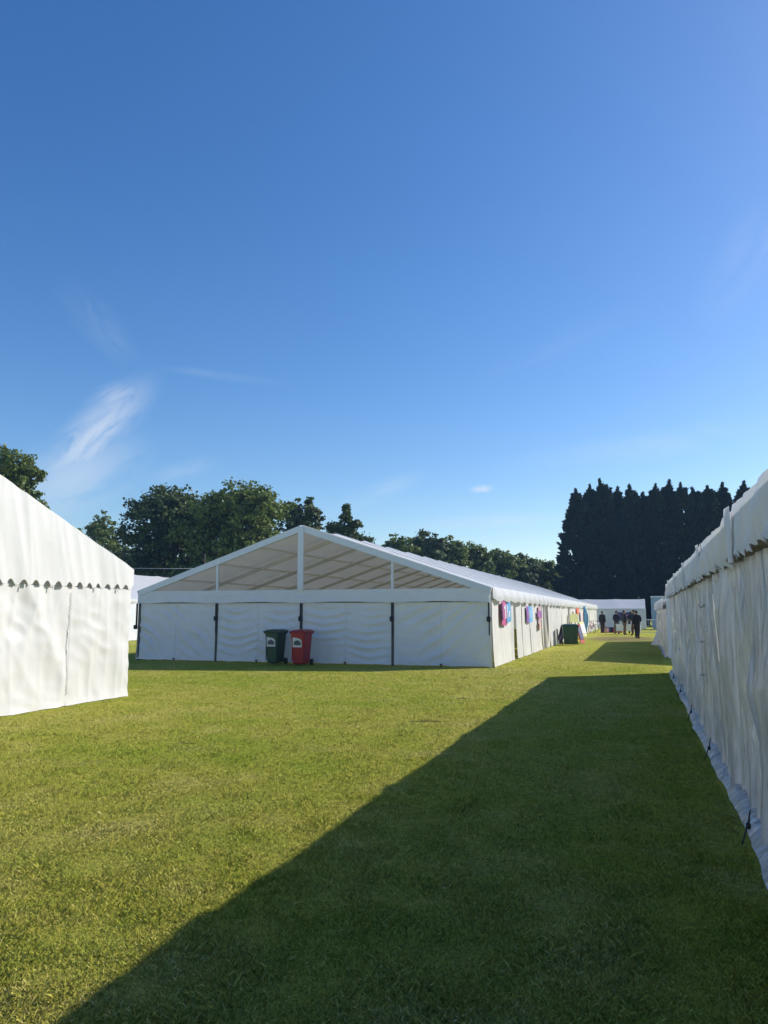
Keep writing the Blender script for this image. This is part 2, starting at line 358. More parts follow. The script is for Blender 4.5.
# fascia band across the front
def fas(u, v):
    x = AW*u; b = 1.94 - .018*math.cos(u*math.pi*8) + .012*nz(x*3); z = b + (AE-.01-b)*v
    return (x, -.075 - .02*math.sin(v*3)*nz(x*1.5, z*2) - .01*(1-v), z)
mb = MB(); mb.grid(110, 6, fas); mb.build('fascia', M['pvc_front'], A)
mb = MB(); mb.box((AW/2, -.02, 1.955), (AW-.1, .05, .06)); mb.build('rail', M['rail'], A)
bayw = AW/4
def swag(kind, seed):
    def f(s, z, u, v):
        w_ = 3.0; t = u
        if kind == 0:   c = z*14 + s*10.5                     # diagonals
        elif kind == 1: c = z*23 - 4.6*(1-math.sin(math.pi*((t*2) % 1)))
        elif kind == 2: c = z*25 - 4.4*(abs((t*2) % 1 - .5)*2)**1.5
        else:           c = z*15 - s*10 + 2*math.sin(s*1.3)
        env = (math.sin(math.pi*min(1, v*1.02)))**.5*(.45+1.0*nz(s*1.1, z*1.3, seed))
        tw = abs(((u*2) % 1)-.5)*2
        ph = c + 3.0*nz(s*.8, z*1.1, seed+2); o = .058*(1-2*abs(math.sin(ph*.5))**.8)*env + .030*nz(s*1.2, z*1.0, seed) + .012*nz(s*4, z*5, seed)
        o *= 1-.9*math.exp(-min(u,1-u)*3/.12); o += .02*math.sin(math.pi*u) + .03*(1-v)**3
        return o
    return f
for b in range(4):
    x0, x1 = b*bayw+.045, (b+1)*bayw-.045
    if b == 0: x0 -= .04
    pn = curtain(A, (x0, 0), (x1, 0), .03, 1.965, swag((0,1,2,3)[b], b*3.1), 'pvc_front', nu=64, nv=48, nrm=(0,-1), zfn=lambda s: .035+.02*nz(s*3, b))
    sm = MB(); sx = (x0+x1)/2
    f = swag((0,1,2,3)[b], b*3.1)
    sm.grid(1, 24, lambda u, v: (sx-.02+.04*u, -f(sx-x0, .05+1.9*v, .5, v)-.006, .05+1.9*v)); sm.build('seam', M['seam'], pn)
    pg = MB(); pg.tube([(sx, -.10, -.02), (sx+.01, -.08, .09)], .018, 6); pg.box((sx, -.09, .08), (.07,.05,.03)); pg.build('peg', M['strap'], pn)
for b in range(5):
    x = min(max(b*bayw, .06), AW-.06)
    p = MB(); p.box((x, .02, .97), (.07, .10, 1.94)); po = p.build('post', M['rafter' if b == 4 else 'dark_post'], A)
    if b: 
        st = MB(); st.box((x-.02, -.055, 1.42), (.12, .07, .16), bev=.02); st.box((x-.02, -.05, 1.7), (.035, .02, .45)); st.box((x-.01, -.05, 1.2), (.03, .02, .5))
        st.build('ratchet_strap', M['strap'], po)
    else:
        st = MB(); st.box((x-.13, -.05, 1.12), (.13, .09, .15), bev=.02); st.box((x-.10, -.04, 1.55), (.06, .03, .75)); st.build('ratchet_strap', M['strap'], po)
# long side towards the lane: bays with doors tied back
def rdg(a, b, c): return 1-2*abs(nz(a, b, c))*1.6
def fold(seed, amp=.035, fr=3.2):
    def f(s, z, u, v):
        return amp*nz(s*fr, z*.35, seed) + amp*.5*nz(s*fr*2.4, z*.6, seed+4) + .05*(1-v)**4*(1+nz(s*4, 0, seed)) + .01
    return f
nb = round(AL/3)
for b in range(nb):
    y0, y1 = b*3.0+.02, (b+1)*3.0-.02; sd = b*2.7
    parts = [(y0, y1)]
    if b == 1: parts = [(y0, y0+.75), (y0+1.75, y1)]
    elif b == 2: parts = [(y0, y0+1.9), (y0+2.1, y1)]
    elif b == 4: parts = [(y0, y0+.55), (y0+2.25, y1)]
    elif b in (8, 13): parts = [(y0, y0+1.2), (y0+2.2, y1)]
    for (a, c) in parts:
        f = fold(sd+a, .03 if b == 0 else .06)
        pull = None
        if b == 4 and a > y0: # curtain swept aside: lower edge pulled in a diagonal
            def f(s, z, u, v): return .07*nz(s*7, z*.5, 3) + .03
        curtain(A, (AW, a), (AW, c), .02, 2.0, f, 'pvc_side', nu=max(8, int((c-a)*9)), nv=16, nrm=(1,0), zfn=lambda s: .02+.012*nz(s*4, sd))
    if b == 4:
        dr = MB()
        def dfn(u, v):
            z = 1.95 - 1.93*v; yy = y0+.55 + (.12 + 1.35*v**1.4)*u; return (AW+.05+.07*math.sin(u*9+v*2)*(.3+v), yy, z)
        dr.grid(20, 20, dfn); dr.build('door_curtain', M['pvc_side'], A)
    po = MB(); po.box((AW-.05, b*3.0 if b else .1, .97), (.08, .10, 1.94)); po.build('post', M['rafter'], A)
def eave(root, x, L_, bay, he, drop, sgn, m, puff=.10, name='valance', y_start=0):
    nb = round(L_/bay)
    for b in range(nb):
        mb = MB()
        def fn(u, v):
            y = b*bay + bay*u*.995; sc = abs(math.sin(math.pi*u*2))**.6
            zb = he - drop + .05 - .10*sc + .02*nz(y*5, b); z = he+.02 + (zb-he-.02)*v
            return (x + sgn*(.05 + puff*math.sin(math.pi*min(v*.6+.1, 1))*(.05+.95*abs(math.sin(math.pi*u*2))**.5) + .02*nz(y*4, z*3, b)), y, z)
        mb.grid(20, 6, fn); mb.build(name, M[m], root)
eave(A, AW, AL, 3.0, AE, .36, 1, 'pvc_valance', .13)
for b in range(nb):  # far long side, plain
    curtain(A, (0, b*3.0), (0, b*3.0+2.98), .02, 2.33, fold(b*1.9+50), 'pvc_side', nu=14, nv=6, nrm=(-1,0))
for b in range(4):
    curtain(A, (b*bayw, AL), ((b+1)*bayw, AL), .02, 2.33, fold(b+80), 'pvc_front', nu=14, nv=6, nrm=(0,1))
mb = MB(); mb.add([(0,AL,AE-.05),(AW,AL,AE-.05),(AW/2,AL,AR-.05)], [(0,1,2)]); mb.build('gable_panel', M['pvc_front'], A)

# --- B, C: marquees along the right of the lane
def right_marquee(root, L_, he, bay, seed, near):
    W, hr = 12., he+2.05; nb = round(L_/bay)
    roof_mesh(W, L_, he, hr, bay).build('roof', M['pvc_translucent'], root)
    frame(root, W, L_, he, hr, bay)
    vb = he-.38
    for b in range(nb):
        a, c = b*bay, (b+1)*bay; sd = seed+b*5.3
        def f(s, z, u, v):
            e = min(u, 1-u)*bay
            wv = .35*nz(z*.9, s*.4, sd); q_ = .55+.45*nz(s*.6, z*.5, sd+20)
            o = .06*nz(s*1.6, z*.25, sd) + .065*rdg(s*1.9+wv, z*.22, sd+3)*q_ + .058*rdg(s*4.3+wv*1.6, z*.30, sd+6)*q_ + .034*rdg(s*10+wv*3, z*.5, sd+9)*(.6+.8*q_)
            o += .03*rdg(s*.7+z*.55, z*.9-s*.3, sd+12)*math.exp(-((z-.9)/1.0)**2) - .08
            o += .055*math.exp(-((z-1.45)/.05)**2)*0 + .05*math.exp(-e/.16)*nz(z*1.7, u*3, sd) - .045*math.exp(-e/.05)
            o += .06*math.exp(-z/.16)*(.7+.6*nz(s*2.1, 1, sd))
            return o + .02
        n_u = int(bay*40) if near else int(bay*12)
        pn = curtain(root, (0, c+.015), (0, a-.015), .03, vb+.10, f, 'pvc_right', nu=n_u, nv=40 if near else 14, nrm=(-1,0), zfn=lambda s: .03+.02*nz(s*3, sd))
        # loose hem lying on the turf
        fl = MB()
        def ff(u, v):
            y = c+.01-(bay+.02)*u; base = .0
            out = -.05 + v*(.165+.05*nz(y*.7, sd+4)+.02*nz(y*2.2, sd)); return (-out, y, .09*(1-v**2.2) + .010 + .03*abs(nz(y*3, v*2, sd))*v)
        fl.grid(n_u, 5, ff); fl.build('ground_flap', M['pvc_right'], pn)
        # creases of a rolled window blind
        for zc in ((1.72, 1.28, .86) if near and b % 2 == 0 else ()):
            cr = MB(); cr.tube([(-f(bay*.3+bay*.4*k/10, zc, .3+.04*k, .5)-.008, c-bay*(.3+.04*k), zc-.05*math.sin(k*.31)-.02*nz(k*.6, zc)) for k in range(11)], .011, 5)
            cr.build('window_strap', M['pvc_right'], pn)
        # valance with ragged scallops
        va = MB()
        def fv(u, v):
            y = c - bay*u; k = (u*bay/.19) % 1
            zb = vb + .045*abs(math.sin(math.pi*k))**.8 + .03*nz(y*5, sd) + .018*nz(y*17, sd); zt = he + .035 - .02*math.sin(math.pi*u)
            z = zt + (zb-zt)*v
            o = .085 + (.035*rdg(y*1.6+z*2.2, z*.5, sd) + .03*nz(y*6+z*3, z*1.2, sd) + .012*nz(y*17, z*4, sd) + .025*v*math.sin(math.pi*k))*(.35+.65*min(1,v*2))
            return (-o, y, z)
        va.grid(int(bay*26) if near else 20, 8, fv); va.build('valance', M['pvc_valance'], root)
        rl = MB(); rl.tube([(-.035-.015*nz(k*.9, sd), a+bay*k/12, vb+.06+.02*nz(k*.7, sd, 2)) for k in range(13)], .035, 6); rl.build('rail', M['brown_rail'], root)
        po = MB(); po.box((.20, a, he/2), (.10, .12, he-.02)); po = po.build('post', M['dark_post'], root)
        if near:
            ft = MB(); ft.box((-.11, a+.02, .13), (.03, .045, .045), bev=.01); ft.tube([(-.09,a+.03,.24+.05*nz(b)),(-.10,a+.04,.18),(-.11,a+.02,.12)], [.004,.006,.008], 6); ft.tube([(-.12,a+.02,.12),(-.15,a-.03,.05),(-.16,a-.05*nz(b*1.3,7),.015)], .006, 6)
            ft.build('ratchet_strap', M['strap'], po)
        cp_ = MB(); cp_.grid(6, 8, lambda u, v: (-.13-.015*math.sin(math.pi*u)-.012*nz(v*3, u*2, sd), a+.17-.34*u, vb-.01+(he+.022-vb)*v)); cp_.build('joint_flap', M['pvc_valance'], root)
    for yy, n_ in ((0, -1), (L_, 1)):
        for b in range(4): curtain(root, (b*3, yy), (b*3+3, yy), .02, he, fold(b+yy), 'pvc_front', nu=12, nv=6, nrm=(0,n_))
        mb = MB(); mb.add([(0,yy,he),(W,yy,he),(W/2,yy,hr)], [(0,1,2)]); mb.build('gable_panel', M['pvc_front'], root)
    for b in range(nb): curtain(root, (W, b*bay), (W, b*bay+bay*.99), .02, he, fold(b+9), 'pvc_side', nu=12, nv=6, nrm=(1,0))
NB = 10; B = thing('marquee', 'nearest right-hand marquee with creased shaded wall beside the lane shadow', 'marquee', (.76, 22.5-NB*3.28, 0))
right_marquee(B, NB*3.28, 2.345, 3.28, 1.0, True)
Cq = thing('marquee', 'second right-hand marquee past the sunlit gap in the grass', 'marquee', (.86, 29.3, 0))
right_marquee(Cq, 18., 2.12, 3.0, 60.0, False)
fl = MB()
fl.grid(8, 14, lambda u, v: (-.05-.42*v**2.2*u-.03*math.sin(u*6), 11.2+.5*u+.4*v*u, 1.55-1.53*v)); fl.build('loose_flap', M['pvc_side'], Cq)

# --- D: gable-ended marquee on the left (ridge runs along -X)
D = thing('marquee', 'left-hand white marquee with sunlit scalloped gable wall', 'marquee', (-9.55, .86, 0), math.pi/2)
DW, DL, DE, DR = 12.05, 15., 2.42, 4.66
roof_mesh(DW, DL, DE, DR, 3.0, .05, .03).build('roof', M['pvc_roof'], D); frame(D, DW, DL, DE, DR, 3.0)
def gtop(x): return DE + (DR-DE)*(1-abs(x-DW/2)/(DW/2)) + .03
gp = MB()
def gpf(u, v):
    x = DW*u; ph = (x/.262) % 1
    zb = 2.066 + .066*max(0., math.cos(2*math.pi*ph)+.2)**.65 + .010*nz(x*3) ; z = zb + (gtop(x)-zb)*v
    o = .09 + .030*nz(x*1.0+z*.4, z*.25, 2) + .015*rdg(x*1.5+z*.35, z*.15, 5)*(1-v*.4) + .010*rdg(x*3.6+z*.9, z*.3, 9) 
    return (x, -o, z)
gp.grid(736, 20, gpf); gp.build('gable_panel', M['pvc_left'], D)
rl = MB(); rl.box((DW/2, -.012, 2.15), (DW-.04, .03, .22)); rl.build('rail', M['grey_rail'], D)  # grey board, its tone painted for the shade behind the scallops
nD = 7
pw = 12.05/nD
def dwall(b):
    sd = b*4.4
    def f(s, z, u, v):
        o = .030*nz(s*.9+z*.3, z*.35, sd) + .020*rdg(s*1.3-z*.6, z*.45, sd+3) + .015*rdg(s*1.5+z*.9, z*.3, sd+5) + .014*rdg(s*2.2+z*.5, z*3.2+s*.6, sd+7)*(.5+nz(s,z,sd)) + .008*rdg(s*4.0, z*.5, sd+11)
        e = min(u, 1-u)*pw; o *= 1-math.exp(-e/.14)
        o += .012*math.exp(-e/.10)*(.5+.5*math.sin(z*21+sd)) + .03*math.exp(-z/.13)
        o += .018*math.sin((z-1.0)*5+abs(u-.5)*9)*math.exp(-((z-.9)/.7)**2)*.6
        return o + .03
    return f
jx = [0, 1.75, 3.5, 5.25, 6.95, 8.6, 10.32, 12.05]
for b in range(nD):
    f = dwall(b); pn = curtain(D, (jx[b], 0), (jx[b+1]+(.035 if b < nD-1 else -.01), 0), .01, 2.055, f, 'pvc_left', nu=60, nv=50, nrm=(0,-1), zfn=lambda s: .012+.012*nz(s*2.5, b))
    if b:
        lc = MB(); lc.tube([(jx[b]+.015+(.018 if k % 2 else -.018), -.056-.01*(k % 2), .2+1.75*k/44) for k in range(45)], .006, 5)
        lc.build('lacing', M['pvc_left'], pn)
    for q in (.35, .72):
        tb = MB(); tb.box((jx[b]+pw*q, -.085, 2.03), (.02, .012, .07)); tb.build('tie', M['rafter'], pn)
cp_ = MB(); cp_.tube([(DW-.035, .012, 0), (DW-.035, .012, 2.05)], .032, 10); cp_.build('corner_post', M['pvc_left'], D)
for b in range(5): curtain(D, (DW, b*3), (DW, b*3+2.98), .02, DE, fold(b+31), 'pvc_side', nu=14, nv=8, nrm=(1,0))
for b in range(5): curtain(D, (0, b*3), (0, b*3+2.98), .02, DE, fold(b+37), 'pvc_side', nu=14, nv=8, nrm=(-1,0))
for b in range(4): curtain(D, (b*3, DL), (b*3+3, DL), .02, DE, fold(b+41), 'pvc_side', nu=10, nv=6, nrm=(0,1))
mb = MB(); mb.add([(0,DL,DE),(DW,DL,DE),(DW/2,DL,DR)], [(0,1,2)]); mb.build('gable_panel', M['pvc_side'], D)

# --- E: far marquee across the end of the lane; F: marquee behind the long one
def simple_marquee(root, W, L_, he, hr, bay, seed):
    nb = round(L_/bay); roof_mesh(W, L_, he, hr, bay, .05).build('roof', M['pvc_roof'], root); frame(root, W, L_, he, hr, bay)
    for b in range(nb):
        for x, n_ in ((0,-1), (W,1)): curtain(root, (x, b*bay+.03), (x, (b+1)*bay-.03), .02, he-.05, fold(seed+b+x, .04), 'pvc_front', nu=16, nv=8, nrm=(n_,0))
        po = MB(); po.box((.03, b*bay+.0, he/2), (.06,.08,he-.04)); po.build('post', M['rafter'], root)
    for x, n_ in ((0,-1), (W,1)): eave(root, x, L_, bay, he, .16, n_, 'pvc_valance', .03)
    k = round(W/3)
    for y, n_ in ((0,-1), (L_,1)):
        for b in range(k): curtain(root, (W*b/k, y), (W*(b+1)/k, y), .02, he, fold(seed+b+y), 'pvc_side', nu=10, nv=6, nrm=(0,n_))
        mb = MB(); mb.add([(0,y,he),(W,y,he),(W/2,y,hr)], [(0,1,2)]); mb.build('gable_panel', M['pvc_side'], root)
E_ = thing('marquee', 'low white marquee across the far end of the lane below the conifers', 'marquee', (.44, 83.5, 0), math.pi/2)
simple_marquee(E_, 6., 24., 2.06, 3.05, 3., 11)
F_ = thing('marquee', 'white marquee half hidden behind the long one, showing between two tents', 'marquee', (-40.2, 37.5, 0))
simple_marquee(F_, 12., 30., 2.4, 4.3, 3., 21)
# --- G: pale blue flat-roofed cabin beyond the right-hand tents
G = thing('cabin', 'pale blue flat-topped cabin beyond the right-hand marquees', 'cabin', (2.6, 80, 0))
M['cabin'] = mat('pale blue steel panel', (.30,.42,.58), .5, var=.12, vscale=1.5)
mb = MB(); mb.box((0,1.3,1.62), (3.2,2.5,3.0), bev=.04); mb.build('body', M['cabin'], G)
mb = MB(); mb.box((0,1.3,3.18), (3.3,2.6,.12), bev=.03); mb.build('roof', M['white_metal'], G)
mb = MB()
for k in range(10): mb.box((-1.45+k*.32, .035, 1.62), (.10,.03,2.7))
mb.build('ribs', M['cabin'], G)
mb = MB()
for x in (-1.3,1.3):
    for y in (.3,2.3): mb.box((x,y,.06),(.3,.3,.12))
mb.build('feet', M['rafter'], G)
mb = MB(); mb.box((.4,.012,1.2),(.85,.05,2.0)); d_ = mb.build('door', M['white_metal'], G)
mb = MB(); mb.tube([(.72,-.05,1.1),(.72,-.05,1.25)], .015, 6); mb.build('handle', M['rail'], d_)

# ------------------------------------------------------------------ wheelie bins
def wheelie_bin(loc, rz, body, lid, label, w=.48, h=1.04, d=.55, sticker=True, group='wheelie bins by the long marquee'):
    t = thing('wheelie_bin', label, 'bin', loc, rz, group)
    b = MB(); b.box((0,0,.05+(h-.09)/2), (w,d,h-.09), bev=.04, taper=.80)
    b.box((0,0,h-.06), (w+.05,d+.05,.05), bev=.012)
    for x in (-.18,.18): b.box((x,-d/2*.9-.012,.42), (.025,.02,.55))
    b.build('body', M[body], t)
    l = MB()
    def lf(u, v):
        x = (u-.5)*(w+.07); y = (v-.5)*(d+.09); e = max(abs(u-.5), abs(v-.5))*2
        return (x, y, h-.03 + .075*(1-e**5) + .02*v)
    l.grid(14, 14, lf); l.box((0,-.01,h-.02), (w+.075,d+.075,.035), bev=.01)
    l.tube([(-w/2-.02,d/2+.05,h-.01),(w/2+.02,d/2+.05,h-.01)], .022, 8)
    ld = l.build('lid', M[lid], t)
    for x in (-.14,.14):
        hd = MB(); hd.tube([(x-.06,d/2+.06,h-.05),(x-.06,d/2+.12,h-.03),(x+.06,d/2+.12,h-.03),(x+.06,d/2+.06,h-.05)], .014, 6); hd.build('handle', M[lid], t)
    ax = MB(); ax.tube([(-w/2-.02,d/2-.02,.10),(w/2+.02,d/2-.02,.10)], .012, 6); ax.build('axle', M['rafter'], t)
    for x in (-1,1):
        wh = MB(); wh.lathe((x*(w/2-.015)-.025,d/2-.02,.10), [(.06,0),(.098,.004),(.10,.015),(.10,.035),(.098,.046),(.06,.05)], 18, axis='x'); wh.build('wheel', M['rubber'], t)
    if sticker:
        s = MB(); yy = -d/2*.97-.006
        s.add([(-.16,yy+.012,.56),(.15,yy+.012,.56),(.15,yy-.002,.76),(.09,yy-.004,.82),(-.16,yy-.006,.86)], [(0,1,2,3,4)])
        so_ = s.build('sticker', M['sticker'], t)
        s = MB(); s.add([(-.12,yy+.004,.62),(.12,yy+.004,.62),(.12,yy-.008,.71),(.02,yy-.012,.78),(-.12,yy-.008,.73)], [(0,1,2,3,4)]); s.build('print', M['sticker_print'], so_)
    return t
wheelie_bin((-10.98, 22.3, 0), R(-6), 'green_bin', 'green_lid', 'dark green wheelie bin standing left of the red one at the marquee front')
wheelie_bin((-10.0, 22.1, 0), R(-4), 'red_bin', 'red_lid', 'red wheelie bin with white sticker at the marquee front')
wheelie_bin((-3.42, 40.2, 0), R(8), 'green_bin', 'green_lid', 'large green wheelie bin in the lane against the marquee side', .78, 1.0, .70, False)

# ------------------------------------------------------------------ banners, posters and lane clutter
def poster_mat(name, cols, scale):
    m = bpy.data.materials.new(name); m.use_nodes = True; nt = m.node_tree; N = nt.nodes; L = nt.links
    tc_ = N.new('ShaderNodeTexCoord'); v = N.new('ShaderNodeTexVoronoi'); v.inputs['Scale'].default_value = scale; L.new(tc_.outputs['Object'], v.inputs['Vector'])
    r = N.new('ShaderNodeValToRGB'); r.color_ramp.interpolation = 'CONSTANT'; e = r.color_ramp.elements
    e[0].position = 0; e[0].color = (*cols[0],1); e[1].position = 1/len(cols); e[1].color = (*cols[1],1)
    for i, c in enumerate(cols[2:]): q = e.new((i+2)/len(cols)); q.color = (*c,1)
    L.new(v.outputs['Color'], r.inputs[0]); L.new(r.outputs[0], N['Principled BSDF'].inputs['Base Color']); N['Principled BSDF'].inputs['Roughness'].default_value = .5
    return m
PK, BL, NV, WH, PU, RD = (.50,.09,.24), (.12,.33,.58), (.04,.04,.14), (.8,.8,.8), (.24,.09,.32), (.5,.03,.03)
flat = lambda n, c: mat(n, c, .55)
for n, c in dict(pink=PK, blue=BL, navy=NV, white=WH, purple=PU, red=RD, orange=(.75,.12,.04), tan=(.45,.30,.14), palepink=(.75,.42,.42), yellow=(.72,.70,.30), sky=(.20,.48,.75)).items(): M[n] = flat(n+' print', c)
sx = AX+AW
def banner(y0, y1, z0, z1, label, cols, marks, off=.10, group='banners hung on the long marquee'):
    t = thing('banner', label, 'banner', (sx+off, (y0+y1)/2, z0), math.pi/2, group)   # local x -> world y, local -y -> +x
    Lw, h = y1-y0, z1-z0
    P = lambda u, v: (-Lw/2+Lw*u, -.015*math.sin(math.pi*u*2)-.008*math.sin(v*5), h*v - .05*math.sin(math.pi*u)*(1-v))
    for (u0,u1,v0,v1,c) in cols:
        mb = MB(); mb.grid(8, 8, lambda u, v: P(u0+(u1-u0)*u, v0+(v1-v0)*v)); mb.build('cloth', M[c], t)
    for pts, c in marks:
        mb = MB()
        for q in pts:
            a, b_ = q; 
            mb.grid(2, 6, lambda u, v: tuple(np.array(P(a[0]+(b_[0]-a[0])*v+(u-.5)*.075, a[1]+(b_[1]-a[1])*v))+np.array((0,-.012,0))))
        mb.build('lettering', M[c], t)
    for x in (-Lw/2, Lw/2):
        tt = MB(); tt.tube([(x,0,h),(x*.98,.08,h+.12)], .008, 5); tt.build('tie', M['strap'], t)
banner(24.0, 25.8, 1.24, 1.96, 'pink and blue banner hung first along the marquee side, nearest the corner', [(0,.5,0,1,'pink'),(.5,1,.12,1,'blue')],
   [([((.30,.3),(.30,.85)),((.22,.7),(.30,.85))],'white'), ([((.62,.35),(.62,.85)),((.62,.35),(.82,.35)),((.82,.35),(.82,.6)),((.62,.6),(.82,.6))],'white'), ([((.05,.2),(.05,.95)),((.45,.1),(.45,.3))],'navy')])
banner(29.5, 31.2, 1.25, 1.85, 'navy and pale blue banner hung second along the marquee side', [(0,.28,0,1,'purple'),(.28,.8,.05,1,'blue'),(.8,1,.0,1,'sky')],
   [([((.42,.3),(.42,.8)),((.6,.3),(.6,.8)),((.42,.8),(.6,.8))],'white')])
banner(32.8, 34.3, .95, 1.88, 'pink cross-shaped bunting piece hung third along the marquee side', [(.3,.6,.30,1,'pink'),(0,.3,.5,.78,'purple'),(.6,1,.5,.8,'purple'),(.25,.7,0,.30,'palepink')], [])
banner(53.6, 55.6, 1.45, 1.95, 'bright orange-red pennant hung high on the marquee side', [(0,1,.3,1,'orange'),(.2,.8,0,.3,'red')], [])
banner(57.0, 59.0, .9, 1.7, 'pale pink and white sheet banner on the marquee side', [(0,.5,0,1,'white'),(.5,1,0,1,'palepink')], [])
def stand(name, cat, label, loc, build, rz=0, group=None):
    t = thing(name, label, cat, loc, rz, group); build(t); return t
def easel(t):
    for a, b_ in (((-.45,0,0),(0,0,1.7)), ((.45,0,0),(0,0,1.7)), ((0,.6,0),(0,.02,1.65))):
        m = MB(); m.tube([a, b_], .03, 6); m.build('leg', M['tan'], t)
    m = MB(); m.box((0,-.05,1.3), (.8,.03,.5)); m.build('board', M['yellow'], t)
stand('easel', 'easel', 'tan three-legged easel behind the green bin', (-3.85, 47.6, 0), easel, R(60))
def feather(t):
    m = MB(); m.tube([(0,0,0),(0,0,1.5),(.05,0,1.9),(.25,0,2.15)], [.02,.018,.014,.01], 8); m.build('pole', M['rail'], t)
    m = MB(); m.grid(8, 16, lambda u, v: (.02+.34*u*(math.sin(math.pi*(.12+.8*v)))**.7, .05*math.sin(u*4+v*3), .35+1.75*v)); m.build('flag', M['blue'], t)
    m = MB(); m.grid(4, 10, lambda u, v: (.10+.12*u, .05*math.sin((.3+u*.3)*4+v*3)-.015, .8+.9*v)); m.build('stripe', M['sky'], t)
    m = MB(); m.box((0,0,.03),(.5,.5,.06),bev=.02); m.build('base', M['strap'], t)
stand('feather_flag', 'flag', 'blue feather flag with pale stripe by the marquee side', (-3.95, 57.5, 0), feather, R(20))
def aboard(c1, c2):
    def f(t):
        for s in (-1, 1):
            m = MB(); m.bar((0,s*.28,0.02),(0,s*.02,1.0),.58,.03); p = m.build('board', M[c1], t)
            m = MB(); m.bar((0,s*.245+s*.02,.22),(0,s*.07+s*.02,.86),.48,.012); m.build('poster', M[c2], p)
    return f
stand('pavement_sign', 'sign', 'red-edged folding sign just past the green bin', (-3.25, 42.6, 0), aboard('red','navy'), R(72))
stand('pavement_sign', 'sign', 'dark folding sign behind the green bin, nearest the tent wall', (-3.85, 41.6, 0), aboard('navy','rail'), R(70))
stand('pavement_sign', 'sign', 'pale yellow folding sign further along the marquee side', (-3.95, 55.0, 0), aboard('yellow','white'), R(60))
# bunting-decked stall items near the far end
def crate(c):
    def f(t):
        m = MB(); m.box((0,0,.2),(.6,.45,.4),bev=.03); m.build('body', M[c], t)
        m = MB(); m.box((0,0,.42),(.64,.49,.05),bev=.01); m.build('lid', M['navy'], t)
    return f
for i, (x, y, c, lb) in enumerate([(-2.9,66.,'palepink','pale pink storage crate on the grass by the far end of the long marquee'),(-2.3,67.,'navy','navy storage crate beside the lone standing person'),(-1.85,66.4,'red','red storage crate between the people at the far marquee')]):
    stand('storage_crate', 'crate', lb, (x,y,0), crate(c), R(20*i), 'storage crates by the far people')
def bike(c):
    def f(t):
        for x in (-.52,.52):
            m = MB(); m.tube([(x+.33*math.cos(k*math.pi/10),0,.34+.33*math.sin(k*math.pi/10)) for k in range(21)], .022, 6); w_ = m.build('wheel', M['rubber'], t)
            m = MB()
            for k in range(6): m.tube([(x,0,.34),(x+.32*math.cos(k*math.pi/3),0,.34+.32*math.sin(k*math.pi/3))], .005, 4)
            m.build('spokes', M['rafter'], w_)
        m = MB()
        for a, b_ in (((-.52,.0,.34),(-.12,0,.34)),((-.12,0,.34),(-.22,0,.85)),((-.12,0,.34),(.38,0,.80)),((-.2,0,.78),(.38,0,.80)),((-.52,0,.34),(-.2,0,.78)),((.38,0,.80),(.52,0,.34))): m.tube([a,b_], .022, 6)
        m.build('frame', M[c], t)
        m = MB(); m.box((-.24,0,.9),(.26,.14,.06),bev=.02); m.build('saddle', M['rubber'], t)
        m = MB(); m.tube([(.38,0,.8),(.36,0,.98)],.016,6); m.tube([(.42,-.25,1.0),(.36,0,.98),(.42,.25,1.0)],.014,6); m.build('handlebar', M['rail'], t)
    return f
stand('bicycle', 'bicycle', 'pink bicycle leaning near the end of the long marquee', (-3.75,64.,0), bike('pink'), R(75), 'bicycles at the marquee end')
stand('bicycle', 'bicycle', 'white bicycle just behind the pink one', (-3.35,68.,0), bike('white'), R(60), 'bicycles at the marquee end')
# wide banner on the far marquee wall
t = thing('banner', 'wide navy and pink banner on the far marquee wall behind the people', 'banner', (-1.6, 83.32, .82))
mb = MB(); mb.grid(10,6, lambda u,v: (-.92+1.84*u, -.02*math.sin(u*6), .85*v)); mb.build('cloth', M['navy'], t)
mb = MB(); mb.grid(6,4, lambda u,v: (-.05+.9*u, -.035-.02*math.sin((.5+u*.5)*6), .25+.42*v)); mb.build('panel', M['purple'], t)
mb = MB(); mb.grid(6,2, lambda u,v: (0+.7*u, -.05-.02*math.sin((.5+u*.5)*6), .50+.07*v)); mb.build('lettering', M['palepink'], t)
# white table and crowd barrier
def table(t):
    m = MB(); m.box((0,0,.74),(1.8,.7,.04),bev=.01); m.build('tabletop', M['white_metal'], t)
    m = MB(); m.grid(24,5,lambda u,v:(-.9+1.8*u,-.36-.03*math.sin(u*40)*(1-v),.25+.48*v)); m.build('tablecloth', M['pvc_front'], t)
    for x in (-.8,.8):
        for y in (-.28,.28): m = MB(); m.tube([(x,y,0),(x,y,.72)],.018,6); m.build('leg', M['rafter'], t)
stand('folding_table', 'table', 'white folding table in front of the group of people', (-.95,61.5,0), table, R(4))
def barrier(t):
    m = MB(); m.tube([(-1.1,0,.15),(-1.1,0,1.05),(-1.05,0,1.1),(1.05,0,1.1),(1.1,0,1.05),(1.1,0,.15),(-1.1,0,.15)], .022, 8)
    m.build('frame', M['white_metal'], t)
    m = MB()
    for k in range(1,16): m.tube([(-1.1+k*2.2/16,0,.15),(-1.1+k*2.2/16,0,1.1)], .009, 5)
    m.build('bars', M['white_metal'], t)
    for x in (-.85,.85): m = MB(); m.bar((x,-.28,.03),(x,.28,.03),.05,.02); m.box((x,0,.09),(.04,.04,.13)); m.build('foot', M['white_metal'], t)
stand('crowd_barrier', 'barrier', 'pale metal crowd barrier right of the people, reaching the right-hand marquee', (.35,62.,0), barrier, R(3), 'crowd barriers at the lane end')

